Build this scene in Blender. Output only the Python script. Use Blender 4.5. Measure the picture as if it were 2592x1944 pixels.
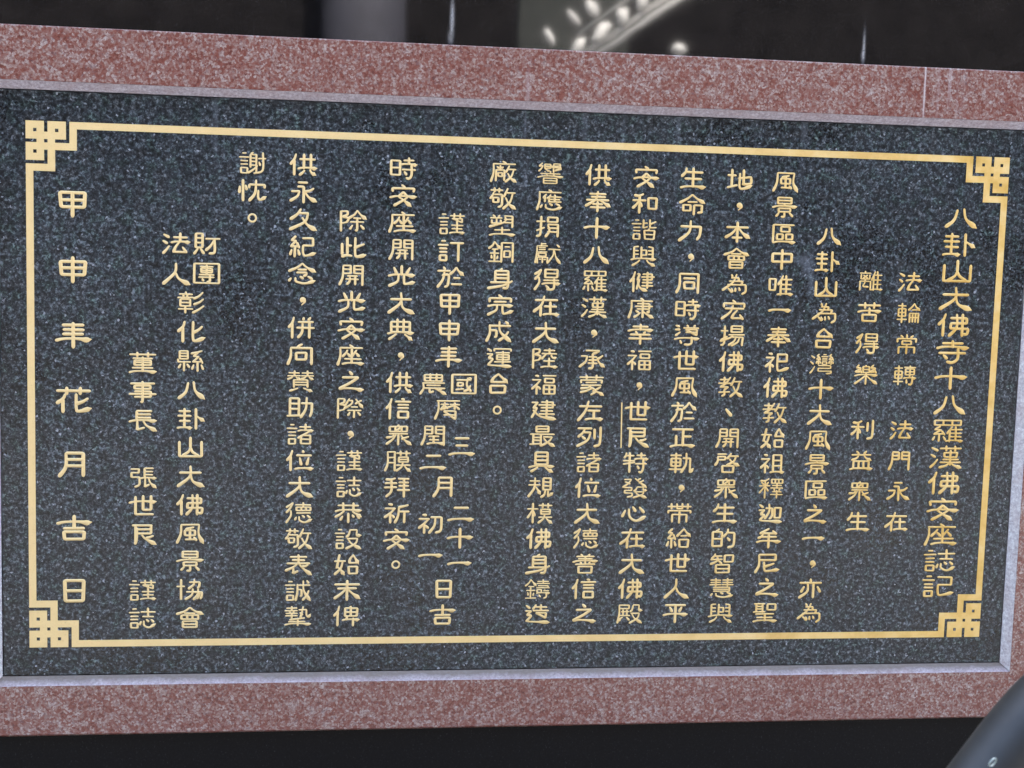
import bpy, math, random
from mathutils import Vector, Matrix
random.seed(7)
SC = bpy.context.scene
for o in list(bpy.data.objects): bpy.data.objects.remove(o)

# ------------------------------------------------------------------ camera
cam_d = bpy.data.cameras.new('camera'); cam = bpy.data.objects.new('camera', cam_d)
SC.collection.objects.link(cam)
_R = ((0.990516, 0.013891, 0.13669), (-0.134427, -0.107672, 0.985056), (0.028401, -0.994089, -0.104783))
m = Matrix(((_R[0][0], -_R[0][1], -_R[0][2], -0.33844),
            (_R[1][0], -_R[1][1], -_R[1][2], -2.18428),
            (_R[2][0], -_R[2][1], -_R[2][2], 0.25026), (0, 0, 0, 1)))
cam.matrix_world = m
cam_d.sensor_width = 36; cam_d.lens = 36 * 3555.2 / 2592
cam_d.clip_start = 0.05; cam_d.clip_end = 500
cam_d.dof.use_dof = True; cam_d.dof.focus_distance = 2.2; cam_d.dof.aperture_fstop = 28.0
SC.camera = cam

# ------------------------------------------------------------------ light
SUN_EL, SUN_AZ = math.radians(56), math.radians(18)      # the sun stands behind the wall: the plaque is in open shade
w = bpy.data.worlds.new('World'); SC.world = w; w.use_nodes = True
nt = w.node_tree; bg = nt.nodes['Background']
sky = nt.nodes.new('ShaderNodeTexSky'); sky.sky_type = 'NISHITA'; sky.sun_disc = False
sky.sun_elevation = SUN_EL; sky.sun_rotation = SUN_AZ; sky.dust_density = 4.0; sky.air_density = 0.9; sky.ozone_density = 0.5
nt.links.new(sky.outputs[0], bg.inputs[0]); bg.inputs[1].default_value = 0.15
sd = bpy.data.lights.new('sun', 'SUN'); sd.energy = 5.0; sd.angle = math.radians(0.5); sd.color = (1, 0.95, 0.87)
so = bpy.data.objects.new('sun', sd); SC.collection.objects.link(so)
d = Vector((math.sin(SUN_AZ) * math.cos(SUN_EL), math.cos(SUN_AZ) * math.cos(SUN_EL), math.sin(SUN_EL)))
so.rotation_euler = d.to_track_quat('Z', 'Y').to_euler()
so.location = d * 30
vs = SC.view_settings; SC.display_settings.display_device = 'sRGB'
vs.view_transform = 'Standard'; vs.look = 'None'; vs.gamma = 1; vs.use_curve_mapping = False
vs.exposure = 3.35

# ------------------------------------------------------------------ helpers
C = SC.collection
def link(name, me, mat=None, parent=None):
    o = bpy.data.objects.new(name, me); C.objects.link(o)
    if mat: me.materials.append(mat)
    if parent: o.parent = parent
    return o
def mesh(name, verts, faces, smooth=False):
    me = bpy.data.meshes.new(name); me.from_pydata([tuple(v) for v in verts], [], faces); me.update()
    if smooth:
        for p in me.polygons: p.use_smooth = True
    return me
def tag(o, label=None, cat=None, group=None, kind=None):
    for k, v in (('label', label), ('category', cat), ('group', group), ('kind', kind)):
        if v: o[k] = v
    return o
def empty(name, loc=(0, 0, 0)):
    o = bpy.data.objects.new(name, None); o.location = loc; C.objects.link(o); return o
def box(x0, x1, y0, y1, z0, z1, b=0.0):
    """box with its front (-y) edges chamfered by b"""
    if b <= 0:
        v = [(x, y, z) for y in (y0, y1) for x, z in ((x0, z0), (x1, z0), (x1, z1), (x0, z1))]
        return v, [(0, 1, 2, 3), (7, 6, 5, 4), (0, 4, 5, 1), (1, 5, 6, 2), (2, 6, 7, 3), (3, 7, 4, 0)]
    v = [(x, y0, z) for x, z in ((x0 + b, z0 + b), (x1 - b, z0 + b), (x1 - b, z1 - b), (x0 + b, z1 - b))]
    v += [(x, y, z) for y in (y0 + b, y1) for x, z in ((x0, z0), (x1, z0), (x1, z1), (x0, z1))]
    f = [(0, 1, 2, 3), (11, 10, 9, 8)]
    for a in (0, 4):
        for i in range(4):
            j = (i + 1) % 4
            f.append((a + i, a + 4 + i, a + 4 + j, a + j))
    return v, f
class MB:
    def __init__(s): s.v = []; s.f = []
    def add(s, vf):
        n = len(s.v); s.v += list(vf[0]); s.f += [tuple(i + n for i in f) for f in vf[1]]
    def obj(s, name, mat, parent=None, smooth=False): return link(name, mesh(name, s.v, s.f, smooth), mat, parent)
def tube(pts, r, n=20, cap=True):
    pts = [Vector(p) for p in pts]; v = []; f = []
    up = Vector((0.31, 0.9, 0.2)).normalized()
    for i, p in enumerate(pts):
        t = (pts[min(i + 1, len(pts) - 1)] - pts[max(i - 1, 0)]).normalized()
        a = t.cross(up).normalized(); b = t.cross(a).normalized()
        rr = r[i] if isinstance(r, (list, tuple)) else r
        for k in range(n):
            q = 2 * math.pi * k / n
            v.append(p + (a * math.cos(q) + b * math.sin(q)) * rr)
    for i in range(len(pts) - 1):
        for k in range(n):
            j = (k + 1) % n
            f.append((i * n + k, i * n + j, (i + 1) * n + j, (i + 1) * n + k))
    if cap: f += [tuple(range(n))[::-1], tuple(range((len(pts) - 1) * n, len(pts) * n))]
    return v, f
def catmull(P, n=8):
    P = [Vector(p) for p in P]
    if len(P) < 3: return P
    Q = [P[0] * 2 - P[1]] + P + [P[-1] * 2 - P[-2]]; out = []
    for i in range(1, len(Q) - 2):
        a, b, c, e = Q[i - 1:i + 3]
        for k in range(n):
            t = k / n
            out.append(0.5 * ((2 * b) + (c - a) * t + (2 * a - 5 * b + 4 * c - e) * t * t + (3 * b - a - 3 * c + e) * t ** 3))
    return out + [P[-1]]

# ------------------------------------------------------------------ materials
class NT:
    """small node-graph writer: every material is procedural, in object coordinates (metres)"""
    def __init__(s, name):
        s.m = bpy.data.materials.new(name); s.m.use_nodes = True; s.t = s.m.node_tree
        s.b = s.t.nodes['Principled BSDF']; s.co = s.t.nodes.new('ShaderNodeTexCoord').outputs['Object']
    def n(s, typ, **kw):
        x = s.t.nodes.new(typ)
        for k, v in kw.items(): setattr(x, k, v)
        return x
    def put(s, sock, v):
        if isinstance(v, bpy.types.NodeSocket): s.t.links.new(v, sock)
        else: sock.default_value = v
    def noise(s, scale, detail=3, rough=0.6, stretch=None, off=(0, 0, 0), col=False):
        x = s.n('ShaderNodeTexNoise'); x.inputs['Scale'].default_value = scale
        x.inputs['Detail'].default_value = detail; x.inputs['Roughness'].default_value = rough
        mp = s.n('ShaderNodeMapping'); mp.inputs['Location'].default_value = off
        mp.inputs['Scale'].default_value = stretch or (1, 1, 1)
        s.t.links.new(s.co, mp.inputs[0]); s.t.links.new(mp.outputs[0], x.inputs['Vector'])
        return x.outputs['Color' if col else 'Fac']
    def vor(s, scale, out='Color', rnd=1.0):
        x = s.n('ShaderNodeTexVoronoi'); x.inputs['Scale'].default_value = scale; x.inputs['Randomness'].default_value = rnd
        # wobble the cells so that grains are not polygons
        nz = s.n('ShaderNodeTexNoise'); nz.inputs['Scale'].default_value = scale * 1.7; nz.inputs['Detail'].default_value = 2
        s.t.links.new(s.co, nz.inputs['Vector'])
        va = s.n('ShaderNodeVectorMath', operation='MULTIPLY_ADD')
        s.t.links.new(nz.outputs['Color'], va.inputs[0]); va.inputs[1].default_value = (0.9 / scale,) * 3
        s.t.links.new(s.co, va.inputs[2]); s.t.links.new(va.outputs[0], x.inputs['Vector'])
        return x.outputs[out]
    def sep(s, c, i=0):
        x = s.n('ShaderNodeSeparateColor'); s.t.links.new(c, x.inputs[0]); return x.outputs[i]
    def math(s, op, a, b=0.0, c=0.0, clamp=False):
        x = s.n('ShaderNodeMath', operation=op); x.use_clamp = clamp
        s.put(x.inputs[0], a); s.put(x.inputs[1], b); s.put(x.inputs[2], c); return x.outputs[0]
    def ramp(s, fac, stops, interp='LINEAR'):
        x = s.n('ShaderNodeValToRGB'); x.color_ramp.interpolation = interp; e = x.color_ramp.elements
        while len(e) < len(stops): e.new(0.5)
        for k, (p, c) in enumerate(stops):
            e[k].position = p; e[k].color = (c, c, c, 1) if isinstance(c, (int, float)) else (*c, 1)
        s.put(x.inputs[0], fac); return x.outputs[0]
    def mix(s, fac, a, b, mode='MIX'):
        x = s.n('ShaderNodeMix', data_type='RGBA', blend_type=mode)
        s.put(x.inputs[0], fac)
        s.put(x.inputs[6], a if isinstance(a, bpy.types.NodeSocket) else (*a, 1))
        s.put(x.inputs[7], b if isinstance(b, bpy.types.NodeSocket) else (*b, 1)); return x.outputs[2]
    def xyz(s):
        x = s.n('ShaderNodeSeparateXYZ'); s.t.links.new(s.co, x.inputs[0]); return x.outputs
    def blob(s, x0, z0, sx, sz):
        """soft spot round x0, z0"""
        X = s.xyz(); a = s.math('DIVIDE', s.math('SUBTRACT', X[0], x0), sx); b = s.math('DIVIDE', s.math('SUBTRACT', X[2], z0), sz)
        r = s.math('ADD', s.math('MULTIPLY', a, a), s.math('MULTIPLY', b, b))
        return s.math('POWER', 2.718, s.math('MULTIPLY', r, -1.0))
    def set(s, **kw):
        for k, v in kw.items():
            k = k.replace('_', ' '); v = (*v, 1) if isinstance(v, tuple) and len(v) == 3 else v
            s.put(s.b.inputs[k], v)
        return s
    def bump(s, h, dist, strength=1.0):
        x = s.n('ShaderNodeBump'); x.inputs['Distance'].default_value = dist; x.inputs['Strength'].default_value = strength
        s.put(x.inputs['Height'], h); s.t.links.new(x.outputs[0], s.b.inputs['Normal']); return s

def mat_dark_granite():
    g = NT('dark_speckled_granite')
    fine = g.noise(290, 3, 0.85); mid = g.noise(150, 2, 0.6, off=(3, 1, 2)); big = g.noise(4.5, 4, 0.6, off=(9, 4, 1))
    v = g.sep(g.vor(260), 0)
    k = g.math('ADD', g.math('MULTIPLY', fine, 0.55), g.math('MULTIPLY', mid, 0.40))
    k = g.math('ADD', k, g.math('MULTIPLY', v, 0.10))
    k = g.math('ADD', k, g.math('MULTIPLY', big, 0.08))
    k = g.math('ADD', k, 0.002)
    col = g.ramp(k, [(0.46, (0.002, 0.0025, 0.003)), (0.53, (0.0105, 0.0125, 0.0135)), (0.605, (0.037, 0.043, 0.046)), (0.70, (0.165, 0.185, 0.190))])
    hue = g.noise(60, 2, 0.5, off=(5, 5, 5))
    col = g.mix(1.0, col, g.ramp(hue, [(0.35, (0.90, 1.10, 0.98)), (0.5, (0.96, 1.0, 1.06)), (0.65, (1.04, 0.99, 0.99))]), 'MULTIPLY')
    sp = g.ramp(g.sep(g.vor(300), 1), [(0.988, 0.0), (0.997, 1.0)])
    col = g.mix(g.math('MULTIPLY', sp, 0.55), col, (0.5, 0.52, 0.56))
    # scuffs and drip marks; the top streaks also paint in a hazy sheen
    dirt_sheen = 0.0
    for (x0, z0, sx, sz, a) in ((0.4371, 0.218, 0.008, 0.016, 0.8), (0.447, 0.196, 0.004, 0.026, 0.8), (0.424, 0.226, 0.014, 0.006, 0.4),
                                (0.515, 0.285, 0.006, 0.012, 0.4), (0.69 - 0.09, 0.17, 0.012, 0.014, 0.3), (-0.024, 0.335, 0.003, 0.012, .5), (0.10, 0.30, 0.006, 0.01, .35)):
        dirt_sheen = g.math('ADD', dirt_sheen, g.math('MULTIPLY', g.blob(x0, z0, sx, sz), a))
    sheen_streak = g.ramp(g.noise(26, 2, 0.6, stretch=(1, 1, 0.03), off=(2, 0, 0)), [(0.60, 0.0), (0.72, 1.0)])
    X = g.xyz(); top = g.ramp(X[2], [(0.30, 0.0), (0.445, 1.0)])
    dirt_sheen = g.math('ADD', dirt_sheen, g.math('MULTIPLY', g.math('MULTIPLY', sheen_streak, top), 0.85))
    dirt_sheen = g.math('ADD', dirt_sheen, g.math('MULTIPLY', g.blob(-0.0262, 0.43, 0.002, 0.03), 0.8))
    dirt_sheen = g.math('MULTIPLY', dirt_sheen, g.ramp(g.noise(160, 3, 0.7), [(0.3, 0.2), (0.65, 1.0)]), clamp=True)
    col = g.mix(g.math('MULTIPLY', dirt_sheen, 0.6), col, (0.20, 0.22, 0.25))
    g.set(Base_Color=col, Roughness=g.ramp(big, [(0.3, 0.24), (0.7, 0.36)]), IOR=1.42)
    g.bump(fine, 0.00015, 0.35)
    return g.m

def mat_red_granite():
    g = NT('red_granite')
    a = g.vor(300); b = g.vor(360); nz = g.noise(330, 3, 0.85); mid = g.noise(60, 3, 0.8, off=(1, 7, 3)); big = g.noise(5, 2, 0.5)
    k = g.math('ADD', g.math('MULTIPLY', g.sep(a, 0), 0.28), g.math('MULTIPLY', nz, 0.42))
    k = g.math('ADD', k, g.math('MULTIPLY', mid, 0.38)); k = g.math('ADD', k, g.math('MULTIPLY', big, 0.10))
    col = g.ramp(k, [(0.40, (0.105, 0.028, 0.019)), (0.50, (0.175, 0.051, 0.034)), (0.585, (0.205, 0.086, 0.065)), (0.67, (0.235, 0.140, 0.115)), (0.80, (0.41, 0.34, 0.30))])
    fl = g.ramp(g.sep(b, 1), [(0.88, 0.0), (0.95, 1.0)])
    col = g.mix(g.math('MULTIPLY', fl, 0.5), col, (0.38, 0.30, 0.245))
    dk = g.ramp(g.sep(b, 2), [(0.90, 0.0), (0.96, 1.0)])
    col = g.mix(g.math('MULTIPLY', dk, 0.45), col, (0.09, 0.05, 0.055))
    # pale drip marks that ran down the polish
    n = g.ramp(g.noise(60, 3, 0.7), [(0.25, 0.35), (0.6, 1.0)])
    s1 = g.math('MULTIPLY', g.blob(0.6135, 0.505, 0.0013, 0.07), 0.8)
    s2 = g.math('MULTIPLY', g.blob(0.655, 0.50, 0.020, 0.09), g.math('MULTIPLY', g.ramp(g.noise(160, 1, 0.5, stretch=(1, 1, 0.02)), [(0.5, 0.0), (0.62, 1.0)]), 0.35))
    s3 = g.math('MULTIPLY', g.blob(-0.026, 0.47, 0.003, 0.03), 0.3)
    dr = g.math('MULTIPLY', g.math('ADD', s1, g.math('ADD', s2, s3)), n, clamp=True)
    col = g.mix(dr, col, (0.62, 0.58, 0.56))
    g.set(Base_Color=col, Roughness=0.28, IOR=1.5); g.bump(nz, 0.0001, 0.3)
    return g.m

def mat_sawn(name='sawn_granite', dirty=False, tint=(1, 1, 1)):
    g = NT(name)
    f = g.noise(210, 4, 0.75); k = g.noise(40, 3, 0.6)
    col = g.ramp(f, [(0.30, (0.24, 0.20, 0.24)), (0.5, (0.40, 0.36, 0.43)), (0.7, (0.58, 0.56, 0.64))])
    col = g.mix(g.math('MULTIPLY', g.ramp(k, [(0.45, 0.0), (0.7, 1.0)]), 0.35), col, (0.32, 0.22, 0.24))
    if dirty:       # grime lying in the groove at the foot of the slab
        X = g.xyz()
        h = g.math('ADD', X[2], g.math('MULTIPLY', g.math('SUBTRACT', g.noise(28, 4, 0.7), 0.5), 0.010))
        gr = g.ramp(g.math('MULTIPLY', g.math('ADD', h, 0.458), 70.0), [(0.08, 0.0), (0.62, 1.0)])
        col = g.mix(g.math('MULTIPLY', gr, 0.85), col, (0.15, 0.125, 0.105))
    g.set(Base_Color=g.mix(1.0, col, tint, 'MULTIPLY'), Roughness=0.75); g.bump(f, 0.0006, 0.6)
    return g.m

def mat_black(name='polished_black_granite', rough=0.05):
    g = NT(name)
    f = g.noise(300, 3, 0.7)
    col = g.ramp(f, [(0.4, (0.0012, 0.0012, 0.0014)), (0.62, (0.0035, 0.0035, 0.004)), (0.75, (0.03, 0.03, 0.032))])
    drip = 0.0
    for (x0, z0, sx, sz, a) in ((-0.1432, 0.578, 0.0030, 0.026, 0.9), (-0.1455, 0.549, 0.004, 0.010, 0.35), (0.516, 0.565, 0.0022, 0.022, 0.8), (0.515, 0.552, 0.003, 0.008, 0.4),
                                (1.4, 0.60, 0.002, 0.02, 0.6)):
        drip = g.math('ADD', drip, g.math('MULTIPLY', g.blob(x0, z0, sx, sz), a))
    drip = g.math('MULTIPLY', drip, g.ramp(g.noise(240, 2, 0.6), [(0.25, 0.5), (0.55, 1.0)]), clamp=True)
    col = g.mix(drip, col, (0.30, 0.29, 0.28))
    g.set(Base_Color=col, Roughness=g.math('ADD', rough, g.math('MULTIPLY', drip, 0.4)), IOR=2.0 if rough < 0.2 else 1.28)
    g.bump(g.noise(9, 2, 0.5), 0.0006, 0.15)
    return g.m

def mat_gold():
    g = NT('gilding_paint')
    n = g.noise(420, 3, 0.7); k = g.noise(22, 3, 0.6); b = g.noise(2.2, 2, 0.5)
    X = g.xyz()
    col = g.ramp(k, [(0.32, (0.62, 0.365, 0.075)), (0.5, (0.75, 0.485, 0.145)), (0.68, (0.80, 0.57, 0.23))])
    # brighter, hazier light on the left end painted in as paler gold, yellower at right
    left_haze = g.ramp(g.math('ADD', X[0], g.math('MULTIPLY', b, 0.5)), [(0.0, 0.75), (0.6, 0.35), (0.95, 0.0)])
    col = g.mix(left_haze, col, (0.81, 0.61, 0.295))
    col = g.mix(g.math('MULTIPLY', g.ramp(n, [(0.55, 0.0), (0.75, 1.0)]), 0.25), col, (0.36, 0.22, 0.08))
    chip = g.ramp(g.noise(95, 4, 0.8, off=(4, 2, 8)), [(0.66, 0.0), (0.74, 1.0)])
    col = g.mix(g.math('MULTIPLY', chip, 0.45), col, (0.30, 0.17, 0.05))
    g.set(Base_Color=col, Roughness=0.42, Metallic=0.2); g.bump(n, 0.0005, 0.9)
    return g.m

def mat_plain(name, col, rough=0.6, scale=30, var=0.25, metallic=0.0):
    g = NT(name); n = g.noise(scale, 4, 0.65)
    lo = tuple(c * (1 - var) for c in col); hi = tuple(min(1, c * (1 + var)) for c in col)
    g.set(Base_Color=g.ramp(n, [(0.3, lo), (0.7, hi)]), Roughness=rough, Metallic=metallic); return g.m

def mat_rail():
    g = NT('grey_painted_steel'); n = g.noise(35, 4, 0.6); v = g.vor(70, 'Distance')
    col = g.ramp(n, [(0.3, (0.010, 0.0110, 0.0112)), (0.7, (0.019, 0.0205, 0.0205))])
    col = g.mix(g.ramp(v, [(0.004, 1.0), (0.012, 0.0)]), col, (0.12, 0.125, 0.13))
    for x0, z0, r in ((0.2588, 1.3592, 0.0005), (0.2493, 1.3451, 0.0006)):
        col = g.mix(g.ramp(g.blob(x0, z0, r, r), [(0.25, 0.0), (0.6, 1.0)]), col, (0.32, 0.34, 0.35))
    g.set(Base_Color=col, Roughness=0.5, IOR=1.45); g.bump(n, 0.0004, 0.4); return g.m

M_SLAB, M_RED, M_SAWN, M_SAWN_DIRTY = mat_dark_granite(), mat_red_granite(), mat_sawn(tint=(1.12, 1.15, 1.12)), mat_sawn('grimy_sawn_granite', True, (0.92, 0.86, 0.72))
M_SAWN_PALE = mat_sawn('pale_sawn_granite', False, (1.22, 1.25, 1.02))
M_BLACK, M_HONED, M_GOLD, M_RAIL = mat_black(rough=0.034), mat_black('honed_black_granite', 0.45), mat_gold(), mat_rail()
M_GROUND = mat_plain('paving_stone', (0.11, 0.105, 0.10), 0.85, 3, 0.2)
M_JOINT = mat_plain('dark_mortar', (0.03, 0.027, 0.027), 0.9, 60, 0.2)
M_MARBLE = mat_plain('white_marble', (0.52, 0.51, 0.49), 0.4, 12, 0.15)
M_HALL_BACKDROP = mat_plain('near_black_backdrop', (0.008, 0.0072, 0.0075), 0.9, 4, 0.4)
M_HALL_BACKDROP.node_tree.nodes['Principled BSDF'].inputs['Specular IOR Level'].default_value = 0.05
M_COL = mat_plain('grey_stone_column', (0.026, 0.026, 0.036), 0.8, 8, 0.2)

# ------------------------------------------------------------------ setting
GZ = -1.35
gr = MB(); gr.add(([(-60, -60, GZ), (60, -60, GZ), (60, 60, GZ), (-60, 60, GZ)], [(0, 1, 2, 3)]))
tag(gr.obj('pavement', M_GROUND), kind='structure')

SX, SZ = 0.8130, 0.4455            # opening in the red frame
CW, CD = 0.0115, 0.0150            # chamfer width and how far the frame stands proud of the slab
FX, FZ = 0.9120, 0.5365            # outside of the red frame
WALL_L, WALL_R, WALL_T = -3.4, 3.4, 3.0

wb = MB(); wb.add(box(WALL_L, WALL_R, 0.032, 0.30, GZ, WALL_T))
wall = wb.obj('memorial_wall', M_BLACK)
tag(wall, 'black granite wall standing behind the red framed plaque', 'wall', kind='thing')
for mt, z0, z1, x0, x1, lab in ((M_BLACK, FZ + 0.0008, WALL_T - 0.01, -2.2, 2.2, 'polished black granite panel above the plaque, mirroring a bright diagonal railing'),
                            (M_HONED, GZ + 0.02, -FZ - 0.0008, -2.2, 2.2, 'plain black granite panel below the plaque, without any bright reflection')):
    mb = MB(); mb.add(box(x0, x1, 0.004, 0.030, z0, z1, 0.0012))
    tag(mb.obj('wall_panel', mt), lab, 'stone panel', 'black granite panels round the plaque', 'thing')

# ------------------------------------------------------------------ the plaque
plq = tag(empty('memorial_plaque', (0, 0, 0)), 'dark speckled granite plaque with gold Chinese inscription, knotted gold border and red granite frame', 'plaque')
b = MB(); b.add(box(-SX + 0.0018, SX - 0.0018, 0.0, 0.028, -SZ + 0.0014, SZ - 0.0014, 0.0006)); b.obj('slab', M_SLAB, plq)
b = MB(); b.add(box(-FX + 0.01, FX - 0.01, 0.0285, 0.0315, -FZ + 0.01, FZ - 0.01)); b.obj('mortar_bed', M_JOINT, plq)

def frame_side(axis, sgn):
    """one mitred rail; profile given as (offset outwards from the opening, y)"""
    horiz = axis == 'z'
    L, S = (SX, SZ) if horiz else (SZ, SX)
    W = (FZ - SZ) if horiz else (FX - SX); WL = (FX - SX) if horiz else (FZ - SZ)
    def strip(prof, gap):
        v = []; f = []
        for o, y in prof:
            for e in (-1, 1):
                l = e * (L + o * (WL / W) - gap) if o > CW + 1e-6 else e * (L + o - gap)
                v.append((l, y, sgn * (S + o)) if horiz else (sgn * (S + o), y, l))
        n = len(prof)
        for i in range(n - 1): f.append((2 * i, 2 * i + 1, 2 * i + 3, 2 * i + 2))
        f += [tuple(range(0, 2 * n, 2)), tuple(range(1, 2 * n, 2))[::-1]]
        return v, f
    e = 0.0030 if (horiz and sgn < 0) else 0.0016
    r = MB(); r.add(strip([(CW, 0.028), (CW, -CD + 0.0002), (CW + 0.0004, -CD), (W - e, -CD), (W, -CD + e), (W, 0.028)], 0.0005))
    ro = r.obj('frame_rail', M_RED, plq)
    c = MB(); c.add(strip([(0.0, 0.028), (0.0, 0.0005), (CW - 0.0003, -CD + 0.0002), (CW - 0.0003, 0.028)], 0.0005))
    c.obj('chamfer', M_SAWN_DIRTY if (horiz and sgn < 0) else (M_SAWN if horiz else M_SAWN_PALE), ro)
for ax, sg in (('z', 1), ('z', -1), ('x', 1), ('x', -1)): frame_side(ax, sg)

# gold border: four straight lines and four knotted corners
BX, BZ = 0.7725, 0.4000            # outside of the border
LW, GP = 0.0107, 0.0050            # line and gap of the knot
PT = LW + GP
H = 0.0006
def cells_mesh(edges):
    """lattice line-work -> one solid; cells alternate line width / gap width"""
    on = set()
    for (a, b2), (c2, d2) in edges:
        for i in range(2 * min(a, c2), 2 * max(a, c2) + 1):
            for j in range(2 * min(b2, d2), 2 * max(b2, d2) + 1): on.add((i, j))
    def pos(i): return (i // 2) * PT + (LW if i % 2 else 0.0)
    v = []; f = []; ix = {}
    def vert(i, j, k):
        key = (i, j, k)
        if key not in ix: ix[key] = len(v); v.append((pos(i), pos(j), k))
        return ix[key]
    for (i, j) in on:
        f.append((vert(i, j, 1), vert(i + 1, j, 1), vert(i + 1, j + 1, 1), vert(i, j + 1, 1)))
        for (di, dj, p, q) in ((-1, 0, (i, j), (i, j + 1)), (1, 0, (i + 1, j + 1), (i + 1, j)), (0, -1, (i + 1, j), (i, j)), (0, 1, (i, j + 1), (i + 1, j + 1))):
            if (i + di, j + dj) not in on:
                f.append((vert(*p, 0), vert(*q, 0), vert(*q, 1), vert(*p, 1)))
    return v, f
def ring(a, b2): return [((a, b2), (a + 1, b2)), ((a + 1, b2), (a + 1, b2 + 1)), ((a, b2 + 1), (a + 1, b2 + 1)), ((a, b2), (a, b2 + 1))]
knot = ring(0, 0) + ring(2, 0) + ring(0, 2) + ring(1, 1) + [((4, 0), (4, 2)), ((4, 2), (2, 2)), ((2, 2), (2, 4)), ((2, 4), (0, 4))]
kv, kf = cells_mesh(knot)
K4 = 4 * PT + LW
for sx in (-1, 1):
    for sz in (-1, 1):
        vv = [(sx * (BX - x), -H if k else -0.00005, sz * (BZ - z)) for x, z, k in kv]
        b = MB(); b.add((vv, kf)); b.obj('corner_knot', M_GOLD, plq)
for s in (-1, 1):
    b = MB(); z = sorted((s * BZ, s * (BZ - LW)))
    b.add(box(-BX + K4, BX - K4, -H, -0.00005, z[0], z[1])); b.obj('border_line', M_GOLD, plq)
    b = MB(); x = sorted((s * BX, s * (BX - LW)))
    b.add(box(x[0], x[1], -H, -0.00005, -BZ + K4, BZ - K4)); b.obj('border_line', M_GOLD, plq)

# ------------------------------------------------------------------ lettering: every sign is drawn stroke by stroke
COMP = {
'口': 'o0810921086901490', '日': 'o1206880688941294 l12508850', '目': 'o1206880688941294 l12359035 l12659065',
'言': 'l32047004 l00229822 l14408640 l14568656 o1873827382971897',
'亻': 'p700050250548 l50285099',
'彳': 'p800045120522 p850050280548 p583860640598',
'氵': 'd15088020 d05385550 p856245820597',
'忄': 'd12300560 l48004899 d78259245',
'扌': 'l05249524 s5200527040920596 l05709054',
'木': 'l00289928 l50005099 p483025550072 d58406862',
'禾': 'p800545141212 l00369936 l50125099 p483825600075 d58466866',
'示': 'd35056508 l08279027 p852750500572 l50505099 d62608272',
'糸': 'l56002020602215508848 l68308856 l50525099 d22650888 d78659288',
'車': 'l08129212 o1428862886661466 l14478647 l00839983 l50005099',
'金': 'p500030180032 n500072159932 l28368036 l12569056 l50365093 d22652880 d78687282 l02959895',
'門': 'p160514600298 l1605440544421642 l16234423 l58059005 l58055842 l58429042 l58239023 l90059099',
'隹': 'p350022220545 l22202299 l55005520 l22209520 l22459045 l22679067 w00949994 l58205894',
'貝': 'o2002800280682068 l20248024 l20468046 p407225850598 d60729096',
'見': 'o2002800280602060 l20228022 l20418041 p386230850598 u6062608868929778',
'力': 'l08289028 s902886707592 p480042550298',
'攵': 'p350022200540 l22229522 p762255650298 n224550759997',
'辶': 'd06042018 l04322632 s2632125226580885 n088530889992',
'廴': 'l05102810 s2810123823400585 n104840809992',
'圭': 'l12139013 l50005046 l05359535 l15609060 l50485090 w00939993',
'弗': 'l101886188641124110659465 s946590887290 p380038600598 l66006699',
'莫': 'l02109810 l30003022 l70007022 o1830823082541854 l18428242 l02709870 p485436780098 n546870849999',
'士': 'w00359935 l50005093 l15939093',
'心': 'd08350065 u2430287260929762 d42165436 d72158840',
'専': 'l05089508 o1616841684461646 l16318431 l50005060 w00649964 s7256728460984496 d25722890',
'侖': 'p700058184034 n700082189934 l58328632 l48504898 l48509450 l94509498 l63506396 l79507996 l48729472',
'女': 'l00329932 s440022622064 n205855758898 p753255700298',
'台': 'p520032202440 n500068208642 l22408040 o2060806078942294',
'殳': 'p280518300440 l28057605 n760576309932 l10488048 p804865740298 n154840749998',
'成': 'l10229422 p121812600098 l14443844 s384438723278 n500054509498 p865072744896 d74008412',
'者': 'l10148414 l50005032 w00329932 p923058440068 o2056825682962096 l20758275',
'寺': 'l18128212 l50005030 w00309932 l08569256 s6834688052983596 d22663480',
'長': 'l28042852 l28048404 l28208020 l28368036 w00529952 p305230943084 l30945684 n525266769998',
'堇': 'l02109810 l30003020 l70007020 o1824822482421824 l50245090 l12569056 l16738673 w00929992',
'阝': 'l12041299 l12048404 s840480203030 s303092388056 l80562462',
'王': 'l08089208 l14488848 w00929992 l50085092',
}
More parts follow.
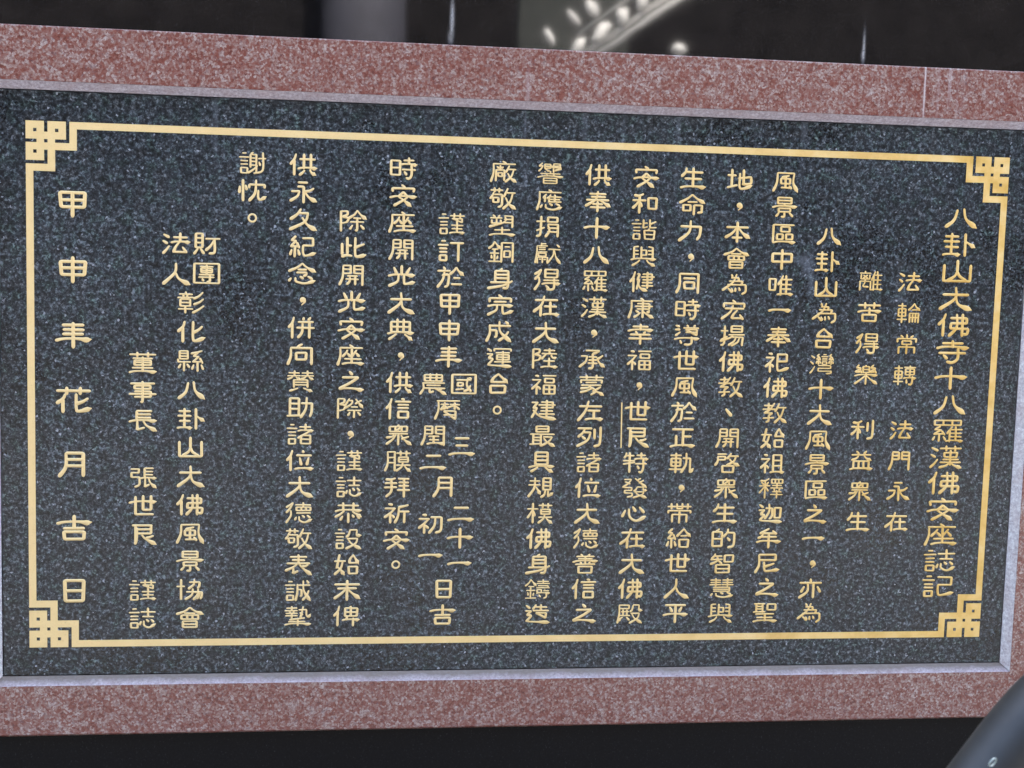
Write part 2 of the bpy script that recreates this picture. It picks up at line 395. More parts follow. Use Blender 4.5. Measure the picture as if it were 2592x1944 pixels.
GLYPH = {
'，': 'k504362525070', '、': 'd36325864', '。': 'c50506450',
'八': 'p401530600590 n601068559990', '卦': '圭:00005399 l70007099 n703582459958',
'山': 'l08200892 l08929292 l92209292 l50005050 p505042702090 s505058708090',
'大': 'l10329032 p500048500298 n503260759998', '佛': '亻:00003299 弗:32009999', '寺': '寺:00009999',
'十': 'w00459945 l50005099',
'羅': 'o0802920292240824 l36023624 l64026424 糸:00304799 隹:46309999',
'漢': '氵:00002899 l30119811 l50005022 l78007822 o4430863084504650 l64206488 l40629062 l32749874 p627652883099 n667678889999',
'安': 'd44005612 l10320816 l08169216 l92169032 l50343256 l50346856 n325652748099 p685650741699 w00569956',
'座': 'd46005812 l08149514 p101410550098 p382430401856 d36384855 p722464405256 d70388255 l54185488 l26689068 w18909990',
'誌': '言:00003899 l44189818 l71007142 l50429242 心:40489999',
'記': '言:00003899 l48089208 l92089244 l92445044 u5044507858929880',
'法': '氵:00002899 l40209020 l65006442 w32429942 p624248664090 l40908890 d74668890',
'輪': '車:00004299 侖:16009999',
'常': 'l50005018 d22043214 d78046814 l08380820 l08209220 l92209238 o3032703270503050 l15641598 l15648564 l85648594 l50545099',
'轉': '車:00004299 専:44009999', '門': '門:00009999',
'永': 'l32046604 l30245224 l52245299 l06463646 p364628700292 p903075425448 n544672749992',
'在': 'l05209520 p420030450078 l28522899 l42529052 l66306690 w38909990',
'離': 'l24002410 l00114811 l0618064006404440 l44184440 d16203436 d34201636 l24402452 l02520299 l02524852 l48524896 p245516783880 隹:50009999',
'苦': 'l02149814 l30003028 l70007028 w00449944 l50285062 o2062806278952295',
'得': '彳:00003099 o4200900090384238 l42199019 l36529652 w30689968 s7844788868985096 d46785692',
'樂': 'l18000814 s0814261804342834 d24243040 l82007214 s7214901868349234 d88249440 o3608640864383638 l36226422 d50004806 w00529952 l50405099 p485428740296 n525472749996',
'利': '禾:00005599 l70127058 s9400928278967096',
'益': 'd28003814 d72006214 l08209220 p382428380848 n622472389248 o1654845484921692 l39543992 l61546192 w00949994',
'衆': 'd52004607 o1608840884321632 l38083832 l62083832 l62086232 l14448644 l50445099 p304828580462 p404826740495 n605075749996 p905872656470',
'生': 'p220018200440 l18208820 l50005092 l18528452 w00929992',
'為': 'p560040400080 d34003812 l34186418 l64186434 l26348034 l80347652 l20529452 s945294848098 d22703888 d36704086 d52685284 d66667080',
'台': '台:00009999',
'灣': '氵:00002299 糸:24004452 言:46007452 糸:76009852 l34588658 l86588672 l86723472 l34723486 l34869086 s908688967098',
'風': 'p160814550098 l16088408 n840882559998 d64203430 o3036683668603060 l49224980 l32807080 d64707484',
'景': 'o2200780078302230 l22157815 d50304838 w00449944 o2654745474702670 s507050943896 p287420881692 d70748492',
'區': 'l94060806 l08060892 w08929992 o4016761676404040 o6252885288786278 o2452485248782478',
'之': 'd46005614 l20288028 s802850540882 w08829988', '一': 'w05459545',
'亦': 'd50005014 l04209620 p382036650298 l62206299 d22401068 d80409268',
'中': 'o1020902090601060 l50005099', '唯': '口:00103080 隹:36009999',
'奉': 'l18128212 l24278027 l06429442 p500042380272 n604280589972 l30627062 l22788078 l50505099',
'祀': '示:00004299 l50109010 l90109045 l90455245 u5210527862929878',
'教': 'l06124412 l24002430 l00305030 p480030300850 l14504050 s405026642690 s26901696 l02764874 攵:50009999',
'始': '女:00004299 台:44009999',
'祖': '示:00004299 l54065492 l54068806 l88068892 l54348834 l54628862 w42949994',
'釋': 'p400024100610 d08162030 d38163030 l00364636 l24102499 p233812560272 d28423862 o5202980298225222 l67026722 l82028222 l56349434 l75247546 l48469946 d62506660 d88508460 l56669466 l48809980 l75607599',
'迦': '辶:00009999 l32226022 s602260625078 p460046403076 o7020962094727072',
'牟': 'p500036101424 l14248424 d66108026 p262820400648 l22428242 w00669966 l50285099',
'尼': 'l14068406 l84068434 l84341634 p140614600098 p785260603668 u3644388248929884',
'聖': 'l02044804 l12041246 l38043850 l12183818 l12323832 l00485046 o6006940694366036 l10588858 l16768276 w00949994 l50585094',
'地': 'l02283428 l18001884 l00884076 l44429634 s963496666270 l66006670 u5018508266929976',
'本': 'l06259425 l50005099 p482528550276 n522575559976 l30767076',
'會': 'p500030180032 n500070189932 l30287028 o1838823882581858 l40384058 l60386058 o2468766876982498 l24837683',
'宏': 'd44005614 l08340816 l08169216 l92169234 p462634600094 l14429042 p645048724290 l42908690 d74728894',
'揚': '扌:00003099 o4400880088304430 l44158815 l34449844 p524438600076 l48569256 s925690889098 p626254803496 p786270824698',
'開': '門:00009999 l32547054 l26707470 p425440803094 l62546296',
'啓': 'l10044604 l1416421642321432 p121410400060 攵:48009962 o3064786476963296',
'的': 'p300024081814 o0416421642900490 l05524252 p680064204840 l62209420 s942292847096 d66467660',
'智': 'p180014120426 l14124612 l00304830 p281226380054 d30344652 o5808940892425842 o2258785878982298 l22787878',
'慧': 'l04084608 l04204620 l00324832 l25002540 l54089608 l54209620 l52329932 l75007540 l16468446 l84468466 l16568456 l16668466 心:05689999',
'與': 'l30041206 l12061264 l12243024 l12423042 l70048808 l88088864 l70248824 l70428842 l42054262 l42226222 l62226246 l42466246 w00669966 p367026840698 n647074849698',
'命': 'p500030200040 n500070209940 l32367036 o1452445244801480 l58525899 l58529052 l90529080 s908090867488',
'力': '力:00009999',
'同': 'p120412600098 l12048804 l88048899 l28267426 o3046724670763276',
'時': 'o0214361436820282 l02483648 寺:40009999',
'導': 'd04021808 d02222022 p22360452 d50005408 d84007808 l36149814 o4622902290504622 l46369036 w00689968 s7060708858984296 d24762890',
'世': 'w00309930 l24052490 l24909090 l52005268 l82008268 l52688268',
'於': 'd22002810 l00184818 p261820600098 s184042404090 s40902896 p720062184834 n720082189936 l62528652 l54829482',
'正': 'l08089208 l52085292 l52448644 l24402492 w00929992',
'軌': '車:00005299 p700068555098 l56268626 u8626868890929880',
'帶': 'l02149814 l16001626 l39003926 l61006126 l84008426 l39266126 l04480436 l04369636 l96369648 l20562094 l20568056 l80568094 l50405099',
'給': '糸:00004299 p720058204438 n720084209938 l60368436 o5456925690945694',
'人': 'p500045450298 n484562759998',
'平': 'l08089208 d26183640 d76186640 w00569956 l50085099',
'和': '禾:00005299 口:58189982',
'諧': '言:00003899 l46024642 l46186218 l46426236 l72007240 l72409838 p961072227222 d70446852 o5054925490965496 l52749074',
'健': '亻:00002899 廴:26006899 l52108810 l46249824 l52388838 l88108838 l70007080 l50529052 l48689468',
'康': 'd46005812 l08149514 p101410550098 l34288228 l82288254 l26419641 l34548254 l56185696 d28623870 p467236842294 p846274708270 n606876829896',
'幸': 'l20128012 l50005030 w00309930 d30363648 d70366448 l10529052 l04729672 l50525099',
'福': '示:00004299 l46069806 o5420902090405440 o5054945494965096 l50749474 l72547296',
'良': 'l12068606 l24062490 l82068246 l24268226 l24468246 p302028702298 n444660729998 p905874666468',
'特': 'p120010140424 l10144414 l00404640 l26002699 l00584848 寺:46009999',
'發': 'l08063606 p360624260246 d10183028 n520070209946 d86107024 d74006210 l08483848 l38483862 l10623862 l10621076 l10764076 s407640902296 殳:46429999',
'心': 'd16340466 u3028366862889866 d46165838 d74189244',
'殿': 'l06064606 l46064624 l10244624 p060606500098 l14404640 l22302260 l38303860 l08605060 p206812760886 d36684884 殳:50009999',
'供': '亻:00003099 l36249424 l52005268 l78007868 w30669966 p547646883698 n747280869496',
'承': 'l24067806 s780666165222 s522252883696 l36386838 l36546854 l34707070 l06343034 p303424620088 p923080427048 n704880689986',
'蒙': 'l02109810 l30003020 l70007020 l08380824 l08249224 l92249238 l28367236 l10509050 p484838620866 s405668785098 p526630780886 n567880869998 p885872707072',
'左': 'l05269526 p420030500098 l40488848 l64486490 w30909990',
'列': 'l02085808 p300822300450 l22285428 p542842680098 d20483262 l70127060 s9400928276967096',
'諸': '言:00003899 者:42009999', '位': '亻:00003099 d62006410 l38249424 d50365670 d84367870 w32909990',
'德': '彳:00003099 l36109410 l65006520 o4022942294384038 l58225838 l76227638 l40509450 心:34569999',
'善': 'd32003810 d68006210 l14128612 l22247824 w00369936 l50125050 d30403448 d70406648 l10529052 o2264786476962496',
'信': '亻:00003099 d60007004 l36149614 l46308830 l46468846 o4864866486944894',
'響': 'p180010100616 l06162014 p201412300440 o2806500650262826 l28165016 l28422842 l28264240 l40365242 l62046246 l62048804 s880482142816 s281690246836 s881688287034 l50445050 l12528852 d34563860 d66566260 w00669966 o2474767476982498 l24867686',
'應': 'd46005810 l08129512 p101210550098 p362230302640 l32323258 p542448344042 l48324860 l48349634 l48469046 l48589658 l70247058 心:14609999',
'捐': '扌:00003699 o4604840484264626 p464052703898 l46388638 l86388698 l46568656 l46748674',
'獻': 'l24002410 l24044204 l06144814 p061406500098 l14224022 l14324032 l10444644 o1250425042641264 l08700898 l08704870 l48704896 l16802280 l28722896 l34804280 l52309830 p722870604898 n743082689998 d84089418',
'陸': '阝:00003499 l46109010 l68006826 l38269826 p562846403852 u7828783886469444 l46629062 l68486890 w36929992',
'建': '廴:00009999 l42089008 l88088836 l32229822 l42368836 l64006484 l40528852 l34689668',
'最': 'o2600740074282628 l26147414 l02409840 l14401488 l44404498 l14564456 l14704470 l00904886 l54549054 p905476764698 n566072809998',
'具': 'o2602740274622662 l26227422 l26427442 w00729972 p367622880898 n647478889498',
'規': 'l06164616 l02364836 p260024500096 n284238604880 見:50009999',
'模': '木:00004299 莫:44009999',
'身': 'p540050064610 l28122870 l28127812 s781278886096 l28307830 l28487848 l10688068 p966060820098',
'鑄': '金:00004499 l50109410 l72007220 l46209820 l52329232 l92329242 l46429842 o4852665266664866 l74589658 w46709970 s867086887696 d56786288 l78508050',
'造': '辶:00009999 p460040123422 l44129012 l66006630 l34309830 o4642884286684842',
'廠': 'd46005810 l08129512 p101210550098 l36203640 d24263034 d48264234 l20422094 l20425242 l52425292 o2856445644722872 攵:56209999',
'敬': 'l02104810 l16001620 l34003420 p122208360050 l14304630 s463046803292 o1046324632681268 攵:50009999',
'塑': 'd12002010 d40003410 l02144814 l08240840 l08404440 l44244440 p281424460056 p600458320058 l58049004 l90049058 l58209020 l58369036 l20728072 l50585092 w00949994',
'銅': '金:00004499 l50045099 l50049404 l94049498 l62248224 o6044844484746074',
'完': 'd44005614 l08340816 l08169216 l92169234 l26347434 w02529852 p385234760298 u6052608068929978',
'成': '成:00009999',
'運': '辶:00009999 l32163206 l32069806 l98069816 車:34189880',
'謹': '言:00003899 堇:42009999', '訂': '言:00003899 l46129812 l78127899',
'甲': 'o1406860683621762 l16348434 l50065099', '申': 'o1416861683681768 l15428542 l50005099',
'年': 'l20098009 l22278027 l20457845 w00669966 l50005099',
'國': 'o0404960496960496 l22307830 o2644464446602660 l20785074 p662062567886 p765868765286 d70187824',
'農': 'o1604840484341634 l38003834 l62006234 l16198419 l08449444 p104412710098 l24567856 l14709670 l36703692 p369242905086 n567076849998 p847476787080',
'曆': 'l06089608 p120812550098 l22265226 l37163750 l58269626 p763028483048 l76167650 p363028402252 d40344846 d80349448 o3458805880983458 l34787878',
'閏': '門:00009999 l30547054 l34727072 w24909090 l50545090',
'三': 'l24107810 l28467446 w00889988', '二': 'l24208020 w00809980',
'月': 'p280426600898 l28047804 l78047898 l28307830 l28567856',
'初': '示:00004899 l50189018 s921890827096 p681864604498',
'日': 'o2208780876922492 l24507450', '吉': 'w00289928 l50005052 l20528052 o2066806678962296',
'光': 'l50005044 d20083036 d82087036 w00449944 p384434760298 u6044607867869978',
'典': 'o1412861286621462 l38003862 l62006262 l14368636 w00669966 p347220860698 n667280869498',
'膜': 'p100410600098 l10043804 l38043898 l10323832 l10583858 莫:44009999',
'拜': 'p420624120612 l02304830 l00524850 s261026700698 l54089608 l56269426 l56449444 l50649964 l76087699',
'祈': '示:00004899 p941074165820 p582056604498 l58429842 l80428099',
'除': '阝:00003499 p660054203238 n660080209938 l52368036 l40549254 s663666906094 p487038883888 d80709286',
'此': 'l10301082 l30003078 l30384638 p488828841090 p943074405848 u6000607268909982',
'際': '阝:00003499 p480440203038 l48126012 p601254303248 n720482209946 p941074247224 l54448044 l40609460 l66606696 d50684484 d80689084',
'恭': 'l10129012 l30003038 l70007038 w00389938 p344020560070 n664280549968 l50525098 d28662084 d66607270 d84609476',
'設': '言:00003899 殳:42009999',
'末': 'l02209820 l14408640 l50005099 p484228650290 n524272659990',
'俾': '亻:00003099 d68006406 o4410921090504450 l44309230 l66106650 w34689968 l76607699 d54505068',
'久': 'p420030250448 l34207020 p702058600298 n484068759998',
'紀': '糸:00004299 l50089008 l90089044 l90445244 u5244527862929880',
'念': 'p500030200038 n500070209938 l34306630 l30446844 p684464545660 心:00569999',
'併': '亻:00003099 d58005812 d84007612 l38229422 l32509950 p542252703898 l80228099',
'向': 'p540044063618 p102010600098 l10189018 l90189098 o3042704268743274',
'贊': 'l04104410 l26002624 l00244824 p202414340040 n302436344640 l54109610 l76007624 l52249924 p702464345040 n802486349640 l24447644 l24567656 l24687668 p408424920898 n608478929298 l24442480 l76447680',
'助': 'l10041086 l10044404 l44044486 l10304430 l10564456 l00905088 力:50009999',
'表': 'l18108210 l26267426 l06429442 l50005042 p464428620078 p306030923084 l30924882 n524470709998 p884878566458',
'誠': '言:00003899 成:40009999',
'摯': 'l06084608 l26002620 l00204820 d16242030 d36243230 l04344834 l26342658 l02464846 l54168416 p700066306056 u8416844292529840 d58306840 p765850622066 l14767876 w00889988 s506450925096',
'謝': '言:00003699 d52004406 l42104270 l42106410 l64106492 l42266426 l42426442 l38606660 p686254803496 l72289928 s880088825698 d74447860',
'忱': '忄:00003099 l38363822 l38229622 l96229636 p640060603898 u7248728080929978',
'財': '貝:00004299 l46269926 s782678886096 p783064604680',
'團': 'o0404960496960496 l26187418 o3026702670463046 l30367036 l50105056 l22567856 l20687868 s626062865290 d34743884',
'彰': 'l30003008 l06105410 d18142220 d38143420 l00265826 o1034463446661066 l10504650 l02805680 l28662899 p940078206030 p963280486058 p986478825698',
'化': '亻:00003899 u5800587866929978 p922278405852',
'縣': 'o0802380238400840 l08143814 l08273827 l02420254 l02544854 l24542498 d12640482 d36644480 p920074085214 糸:50089999',
'協': 'l00343034 l16001699 力:44009246 力:32469299 力:64489999',
'董': 'l02109810 l30003020 l70007020 l14288628 o2038803880602060 l20488048 l50225090 l12748874 w00929992',
'事': 'l06109410 o2020782078362036 l20488048 l80488074 l00609960 l20748074 s500050904498',
'長': '長:00009999',
'張': 'l06083608 l36083626 l08263626 l08260848 l08483848 s384838842296 長:42009999',
'花': 'l02129812 l30003026 l70007026 化:00269999', }


def parse(s, bx=(0, 0, 99, 99), out=None, depth=0):
    out = [] if out is None else out
    x0, y0, x1, y1 = bx
    def tr(p): return (x0 + p[0] * (x1 - x0) / 99.0, y0 + p[1] * (y1 - y0) / 99.0)
    for tok in s.split():
        if ':' in tok:
            nm, q = tok.split(':'); a = [int(q[i:i + 2]) for i in (0, 2, 4, 6)]
            (ax, ay), (cx, cy) = tr(a[:2]), tr(a[2:])
            parse(COMP.get(nm) or GLYPH[nm], (ax, ay, cx, cy), out, depth + 1)
        else:
            t, q = tok[0], tok[1:]
            assert len(q) % 4 == 0 and q.isdigit(), (s, tok)
            out.append((t, [tr((int(q[i:i + 2]), int(q[i + 2:i + 4]))) for i in range(0, len(q), 4)]))
    return out

def ribbon(P, wid, h, zoff):
    """raised stroke of given half-widths along P (x, z in mm), rounded shoulders"""
    n = len(P); v = []; f = []
    for i in range(n):
        t = P[min(i + 1, n - 1)] - P[max(i - 1, 0)]
        if t.length < 1e-9: t = Vector((1, 0))
        t.normalize(); nn = Vector((-t.y, t.x)); r = wid[i]
        hh = h * min(1.0, r / (max(wid) * 0.75 + 1e-9))
        for q, zz in ((-1, 0.05), (-0.62, 0.9), (0, 1.0), (0.62, 0.9), (1, 0.05)):
            p = P[i] + nn * (r * q)
            v.append((p.x, -(hh * zz + zoff), p.y))
    for i in range(n - 1):
        for k in range(4):
            a = i * 5 + k
            f.append((a, a + 1, a + 6, a + 5))
    return v, f

def stroke(t, pts, W, Hh, w, dense, zoff, wob):
    """returns a list of ribbons; pts in 0..99 box, y down"""
    P = [Vector(((p[0] / 99.0 - 0.5) * W, (0.5 - p[1] / 99.0) * Hh)) for p in pts]
    P = [p + Vector((wob.uniform(-1, 1), wob.uniform(-1, 1))) * 0.006 * W for p in P]
    segs = []
    if t in 'lo':
        if t == 'o': P = P + [P[0]]
        for a, b2 in zip(P, P[1:]): segs.append([a, b2])
    elif t == 'c':
        r = (P[1] - P[0]).length
        segs.append([P[0] + Vector((math.cos(q), math.sin(q))) * r for q in [i * math.pi / 14 for i in range(31)]])
    else: segs.append(P)
    out = []
    for S in segs:
        if t == 'c': Q = S
        elif t == 'w':
            a, b2 = S[0], S[-1]; L = (b2 - a).length
            Q = [a + (b2 - a) * k + Vector((0, L * (0.030 * math.sin(math.pi * k) - 0.030 * math.exp(-((k - 0.0) / 0.12) ** 2) - 0.018 * math.exp(-((k - 0.86) / 0.1) ** 2) + 0.012 * max(0, (k - 0.9) / 0.1))))
                 for k in [i / 18 for i in range(19)]]
        elif len(S) == 2: Q = [S[0] + (S[1] - S[0]) * (i / 8) for i in range(9)]
        else: Q = catmull(S, 7)
        L = [0.0]
        for a, b2 in zip(Q, Q[1:]): L.append(L[-1] + (b2 - a).length)
        T = max(L[-1], 1e-6)
        dx, dz = abs(S[-1].x - S[0].x), abs(S[-1].y - S[0].y)
        ww = w
        if t in 'lo' and dx > 2.2 * dz: ww = w * (0.84 if not dense else 0.74)
        def prof(k):
            if t in 'lso': return 1.0 + 0.05 * abs(2 * k - 1)
            if t == 'c': return 0.62
            if t == 'w': return 0.95 - 0.25 * math.sin(math.pi * min(1, k / 0.8)) + 0.62 * math.exp(-((k - 0.88) / 0.09) ** 2)
            if t == 'p': return 0.80 + 0.48 * k ** 1.6
            if t == 'n': return 0.76 + 0.95 * math.exp(-((k - 0.82) / 0.22) ** 2)
            if t == 'u': return 0.88 + 0.60 * math.exp(-((k - 0.88) / 0.14) ** 2)
            if t == 'k': return 1.95 * math.exp(-(k / 0.42) ** 2) + 0.35
            if t == 'd': return 0.75 + 0.55 * k
            return 1.0
        # rounded ends: resample with extra samples near both tips
        if t != 'c':
            R0 = 0.5 * ww * prof(0); R1 = 0.5 * ww * prof(1)
            tip = 0.85 if t in 'nwu' else 0.0         # flared strokes end in a point
            samp = []
            ext0, ext1 = R0 * 0.55, R1 * (0.55 if not tip else 0.9)
            A = [(-ext0 + (ext0 + R0) * q, math.sqrt(max(0.0, 1 - (1 - q) ** 2))) for q in (0.0, 0.08, 0.25, 0.5, 0.8)]
            Bq = [(T - R1 + (ext1 + R1) * q, (math.sqrt(max(0.0, 1 - q * q)) if not tip else max(0.0, 1 - q) ** 0.7)) for q in (0.0, 0.3, 0.55, 0.8, 0.93, 1.0)]
            lo, hi = R0, T - R1
            mid = [(x, 1.0) for x in L if lo < x < hi]
            if hi <= lo:
                A = [q for q in A if q[0] < T * 0.5]; Bq = [q for q in Bq if q[0] > T * 0.5]
            samp = A + mid + Bq
            def at(x):
                if x <= 0: return Q[0] + (Q[0] - Q[1]).normalized() * (-x)
                if x >= T: return Q[-1] + (Q[-1] - Q[-2]).normalized() * (x - T)
                for i in range(len(L) - 1):
                    if L[i + 1] >= x:
                        u = (x - L[i]) / max(L[i + 1] - L[i], 1e-9); return Q[i].lerp(Q[i + 1], u)
                return Q[-1]
            PP = [at(x) for x, s in samp]; WW = [max(0.02, 0.5 * ww * prof(min(1, max(0, x / T))) * s) for x, s in samp]
        else:
            PP = Q; WW = [0.5 * ww * 0.60] * len(Q)
        out.append(ribbon(PP, WW, 0.80, zoff + 0.012 * len(out)))
    return out

def add_glyph(mb, ch, x, z, W, Hh, wk=1.0):
    st = parse(GLYPH.get(ch) or COMP[ch]); n = sum({'o': 2.5}.get(t, 1) for t, q in st)
    w = W * min(0.112, max(0.066, 0.119 - 0.0025 * n)) * wk
    wob = random.Random(hash((round(x), round(z))) & 0xffff)
    if ch in '，、。': w = W * 0.122
    k = 0
    for t, pts in st:
        for v, f in stroke(t, pts, W, Hh, w, n > 9, 0.015 * k, wob):
            mb.add(([((x + p[0]) * 1e-3, p[1] * 1e-3 - 0.00002, (z + p[2]) * 1e-3) for p in v], f)); k += 1

PUNCT = {'，': 'comma', '、': 'comma', '。': 'full_stop'}
def column(name, items, W=39.5, Hh=31.5, wk=1.0, gap=1e9):
    """phrases of one column; each phrase, comma and full stop is a part of the plaque"""
    run_ = []
    def flush():
        if run_:
            mb = MB()
            for q in run_: add_glyph(mb, *q, W, Hh, wk)
            mb.obj(name, M_GOLD, plq, smooth=True); run_.clear()
    for it in items:
        if it[0] in PUNCT:
            flush(); mb = MB(); add_glyph(mb, *it, W, Hh, wk); mb.obj(PUNCT[it[0]], M_GOLD, plq, smooth=True)
        else:
            if run_ and run_[-1][2] - it[2] > gap: flush()
            run_.append(it)
    flush()
ROW = 41.4
def run(x, row0, text, pitch=ROW, z0=349.0): return [(ch, x, z0 - (row0 + i) * pitch) for i, ch in enumerate(text) if ch != '　']
column('title_line', run(693.8, 0, '八卦山大佛寺十八羅漢佛安座誌記', 43.75, 300.2), 54, 36, 0.84)
for x, a, b2 in ((614.2, '法輪常轉', '法門永在'), (547.4, '離苦得樂', '利益衆生')):
    column('verse_phrase', run(x, 0, a, 51.0, 194.3) + run(x, 0, b2, 51.2, -49.2), 38, 31, gap=60)
body = [(472.0, 2, '八卦山為台灣十大風景區之一，亦為'), (396.1, 0, '風景區中唯一奉祀佛教始祖釋迦牟尼之聖'), (320.2, 0, '地，本會為宏揚佛教、開啓衆生的智慧與'),
        (244.3, 0, '生命力，同時導世風於正軌，帶給世人平'), (168.3, 0, '安和諧與健康幸福，世良特發心在大佛殿'), (91.8, 0, '供奉十八羅漢，承蒙左列諸位大德善信之'),
        (15.4, 0, '響應捐獻得在大陸福建最具規模佛身鑄造'), (-58.0, 0, '廠敬塑銅身完成運台。'), (-213.1, 0, '時安座開光大典，供信衆膜拜祈安。'),
        (-289.2, 2, '除此開光安座之際，謹誌恭設始末俾'), (-365.4, 0, '供永久紀念，併向贊助諸位大德敬表誠摯'), (-441.6, 0, '謝忱。')]
for x, r0, tx in body: column('inscription_phrase', run(x, r0, tx, ROW, 347.5 if r0 == 2 and x > 0 else 349.0))
column('date_phrase', run(-137, 2, '謹訂於甲申年'))
column('date_phrase', [('國', -112, 17), ('農', -160, 16), ('曆', -136, -23.5), ('閏', -157.5, -65), ('三', -113, -82), ('二', -158, -107), ('月', -139, -147), ])
column('date_phrase', [('二', -112, -190), ('十', -112, -230), ('一', -112.5, -272)])
column('date_phrase', [('初', -159, -206), ('一', -159, -259)])
column('date_phrase', [('日', -136, -312), ('吉', -137, -354)])
column('donor_name', [('財', -508.8, 225.5), ('法', -554.3, 224.6), ('團', -509, 180.5), ('人', -554.6, 179)] + run(-531.8, 0, '彰化縣八卦山大佛風景協會', 44.62, 135.6))
column('signature', run(-603.6, 0, '董事長　張世良　謹誌', 44.2, 42.3), gap=60)
column('date_character', run(-705.8, 0, '甲申年花月吉日', 98.42, 279.3), 50, 37.5, gap=60)
b = MB(); b.add(tube([(0.1426, -0.0001, -0.0095), (0.1440, -0.0001, -0.0825)], 0.0011, 8)); b.obj('name_rule', M_GOLD, plq)

# ------------------------------------------------------------------ handrail in front of the plaque
yr = -1.5; rx = -0.235
path = catmull([(rx, yr, -0.55), (rx + 0.008, yr, -0.42), (-0.185, yr, -0.315), (-0.085, yr, -0.178), (0.0151, yr, -0.0410), (0.0398, yr, -0.0078), (0.0565, yr, 0.0104), (0.0796, yr, 0.0286), (0.1127, yr, 0.0434), (0.19, yr, 0.058), (0.40, yr, 0.064), (0.9, yr, 0.066)], 10)
path = [Vector((rx, yr, GZ + 0.02)), Vector((rx, yr, -0.60))] + path
rail = tag(empty('handrail', (rx, yr, GZ)), 'blurred dark grey metal handrail tube slanting up in front of the plaque', 'handrail')
b = MB(); b.add(tube([p - Vector((rx, yr, GZ)) for p in path], 0.0212, 40)); b.obj('rail_tube', M_RAIL, rail, smooth=True)
b = MB(); b.add(tube([(1.10, 0, 0), (1.10, 0, 1.40)], 0.018, 24)); b.obj('post', M_RAIL, rail, smooth=True)
b = MB(); b.add(tube([(0, 0, 0), (0, 0, 0.012)], 0.05, 32)); b.obj('base_plate', M_RAIL, rail)
def torus(c, R, r, ax, n=28, k=10):
    c = Vector(c); ax = Vector(ax).normalized(); u = ax.cross(Vector((0, 0, 1))).normalized(); v2 = ax.cross(u)
    v = []; f = []
    for i in range(n):
        a = 2 * math.pi * i / n; e = u * math.cos(a) + v2 * math.sin(a)
        for j in range(k):
            q = 2 * math.pi * j / k
            v.append(c + e * (R + r * math.cos(q)) + ax * (r * math.sin(q)))
    for i in range(n):
        for j in range(k):
            f.append((i * k + j, ((i + 1) % n) * k + j, ((i + 1) % n) * k + (j + 1) % k, i * k + (j + 1) % k))
    return v, f
M_RING = mat_plain('bright_steel', (0.22, 0.27, 0.26), 0.45, 60, 0.1, 0.3)
rp = Vector((0.0110, yr - 0.0208, -0.0143)) - Vector((rx, yr, GZ))
b = MB(); b.add(torus(rp, 0.0025, 0.00050, (0.45, -0.85, -0.35))); b.obj('eyelet', M_RING, rail, smooth=True)

# ------------------------------------------------------------------ what the polished stone mirrors: a sunlit stair balustrade before an added dark hall
SL = math.radians(36); ux = Vector((math.cos(SL), 0, math.sin(SL))); un = Vector((-math.sin(SL), 0, math.cos(SL)))
org = Vector((1.36, -8.0, 1.60))
bal = tag(empty('stair_balustrade', org), 'white marble stair balustrade seen as a bright diagonal mirrored above the red frame', 'balustrade')
def bar(a, b2, r): return tube([a, b2], r, 14)
def plank(u0, u1, n0, n1, th):
    v = [tuple(ux * u + un * q + Vector((0, y, 0))) for y in (0, -th) for u, q in ((u0, n0), (u1, n0), (u1, n1), (u0, n1))]
    return v, [(0, 1, 2, 3)[::-1], (4, 5, 6, 7), (0, 4, 5, 1)[::-1], (1, 5, 6, 2)[::-1], (2, 6, 7, 3)[::-1], (3, 7, 4, 0)[::-1]]
for r, n0, nm, u0 in ((0.022, -0.185, 'bottom_rail', 0.0), (0.012, -0.135, 'stringer', 0.0), (0.012, 0.215, 'top_rail', 0.42)):
    b = MB(); b.add(bar(ux * u0 + un * n0, ux * 2.3 + un * n0, r)); b.obj(nm, M_MARBLE, bal, smooth=True)
rnd = random.Random(3)
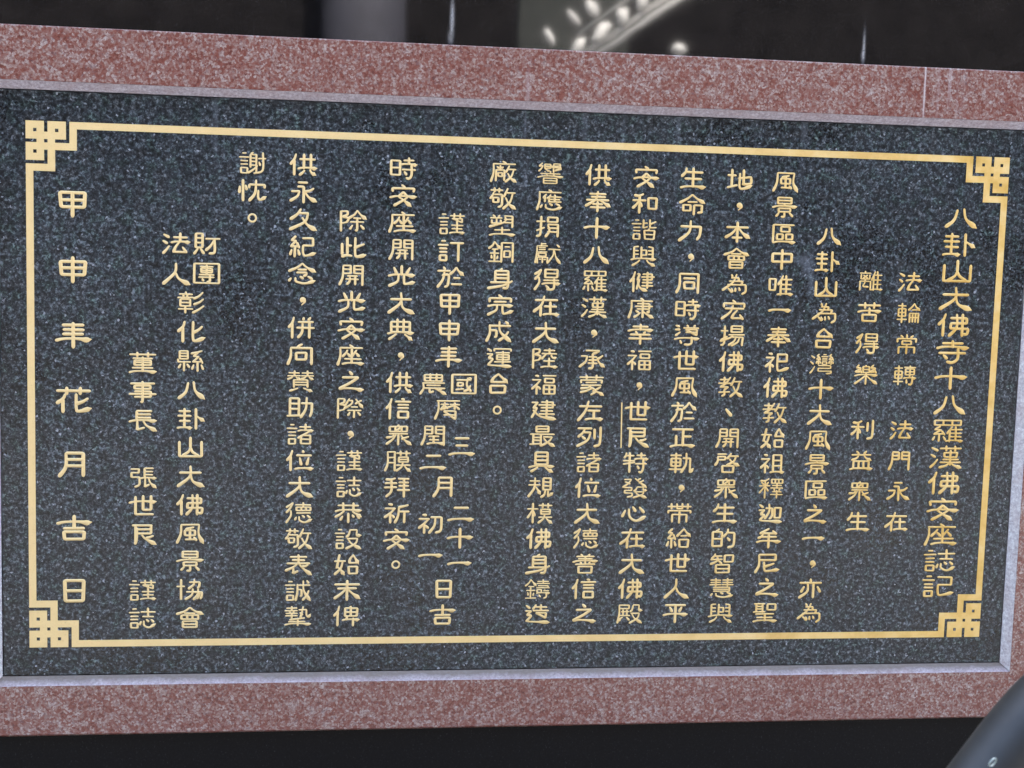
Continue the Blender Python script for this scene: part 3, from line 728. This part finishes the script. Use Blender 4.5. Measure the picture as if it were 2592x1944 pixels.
for i in range(11):                                       # uneven marble lumps along the parapet, shaped to mirror as blotchy highlights
    L = rnd.uniform(0.055, 0.115); R_ = rnd.uniform(0.030, 0.055)
    c0 = ux * (0.12 + 0.19 * i) + un * (-0.05 + rnd.uniform(-0.02, 0.02))
    qs = [-1, -0.85, -0.5, 0, 0.45, 0.8, 1]
    b = MB(); b.add(tube([c0 + ux * (L * q) + un * (0.02 * math.sin(3 * q)) for q in qs], [max(0.003, R_ * math.sqrt(1 - q * q)) for q in qs], 14)); b.obj('highlight_lump', M_MARBLE, bal, smooth=True)
for k, n0 in enumerate((-0.112, 0.02)):
    b = MB(); b.add(bar(ux * (0.06 + 0.1 * k) + un * n0, ux * 2.3 + un * n0, 0.009)); b.obj('moulding', M_MARBLE, bal, smooth=True)
for i in range(10):
    c0 = ux * (-0.02 + 0.20 * i + 0.03 * math.sin(i * 2.3)) + un * (0.115 + 0.012 * math.sin(i * 1.7))
    f_ = 0.8 + 0.25 * math.sin(i * 4.1); rr = [q * f_ for q in (0.0, 0.022, 0.034, 0.038, 0.032, 0.020, 0.0)]; dz = [-0.075, -0.06, -0.035, 0, 0.035, 0.06, 0.075]
    b = MB(); b.add(tube([c0 + un * z for z in dz], [max(r, 0.002) for r in rr], 14)); b.obj('baluster', M_MARBLE, bal, smooth=True)
b = MB(); b.add(tube([org * 0 + Vector((0.865, 0, z)) for z in (-0.9, 0.0, 0.005, 0.03, 0.06, 0.08)], [0.03, 0.03, 0.045, 0.062, 0.045, 0.004], 16)); b.obj('newel_finial', M_MARBLE, bal, smooth=True)
b = MB(); b.add(box(-0.22, 0.62, -0.75, -0.6, GZ - 1.6, 0.9)); b.obj('stair_wall', mat_plain('weathered_stair_wall', (0.016, 0.018, 0.016), 0.9, 5, 0.5), bal)
hall = tag(empty('dark_hall_backdrop', (0, -11, GZ)), 'unseen dark hall with grey columns, added to keep the upper black panel dark', 'backdrop')
b = MB(); b.add(box(-14, 14, -2.0, 0.0, 0.0, 9.0)); b.obj('wall', M_HALL_BACKDROP, hall)  # near-black mass put in so the polished panel mirrors something dark
for x in (-8.0, 0.02, 8.0):
    b = MB(); b.add(tube([(x, 0.5, 0.0), (x, 0.5, 6.5)], 0.36, 24)); b.obj('backdrop_column', M_COL, hall, smooth=True)
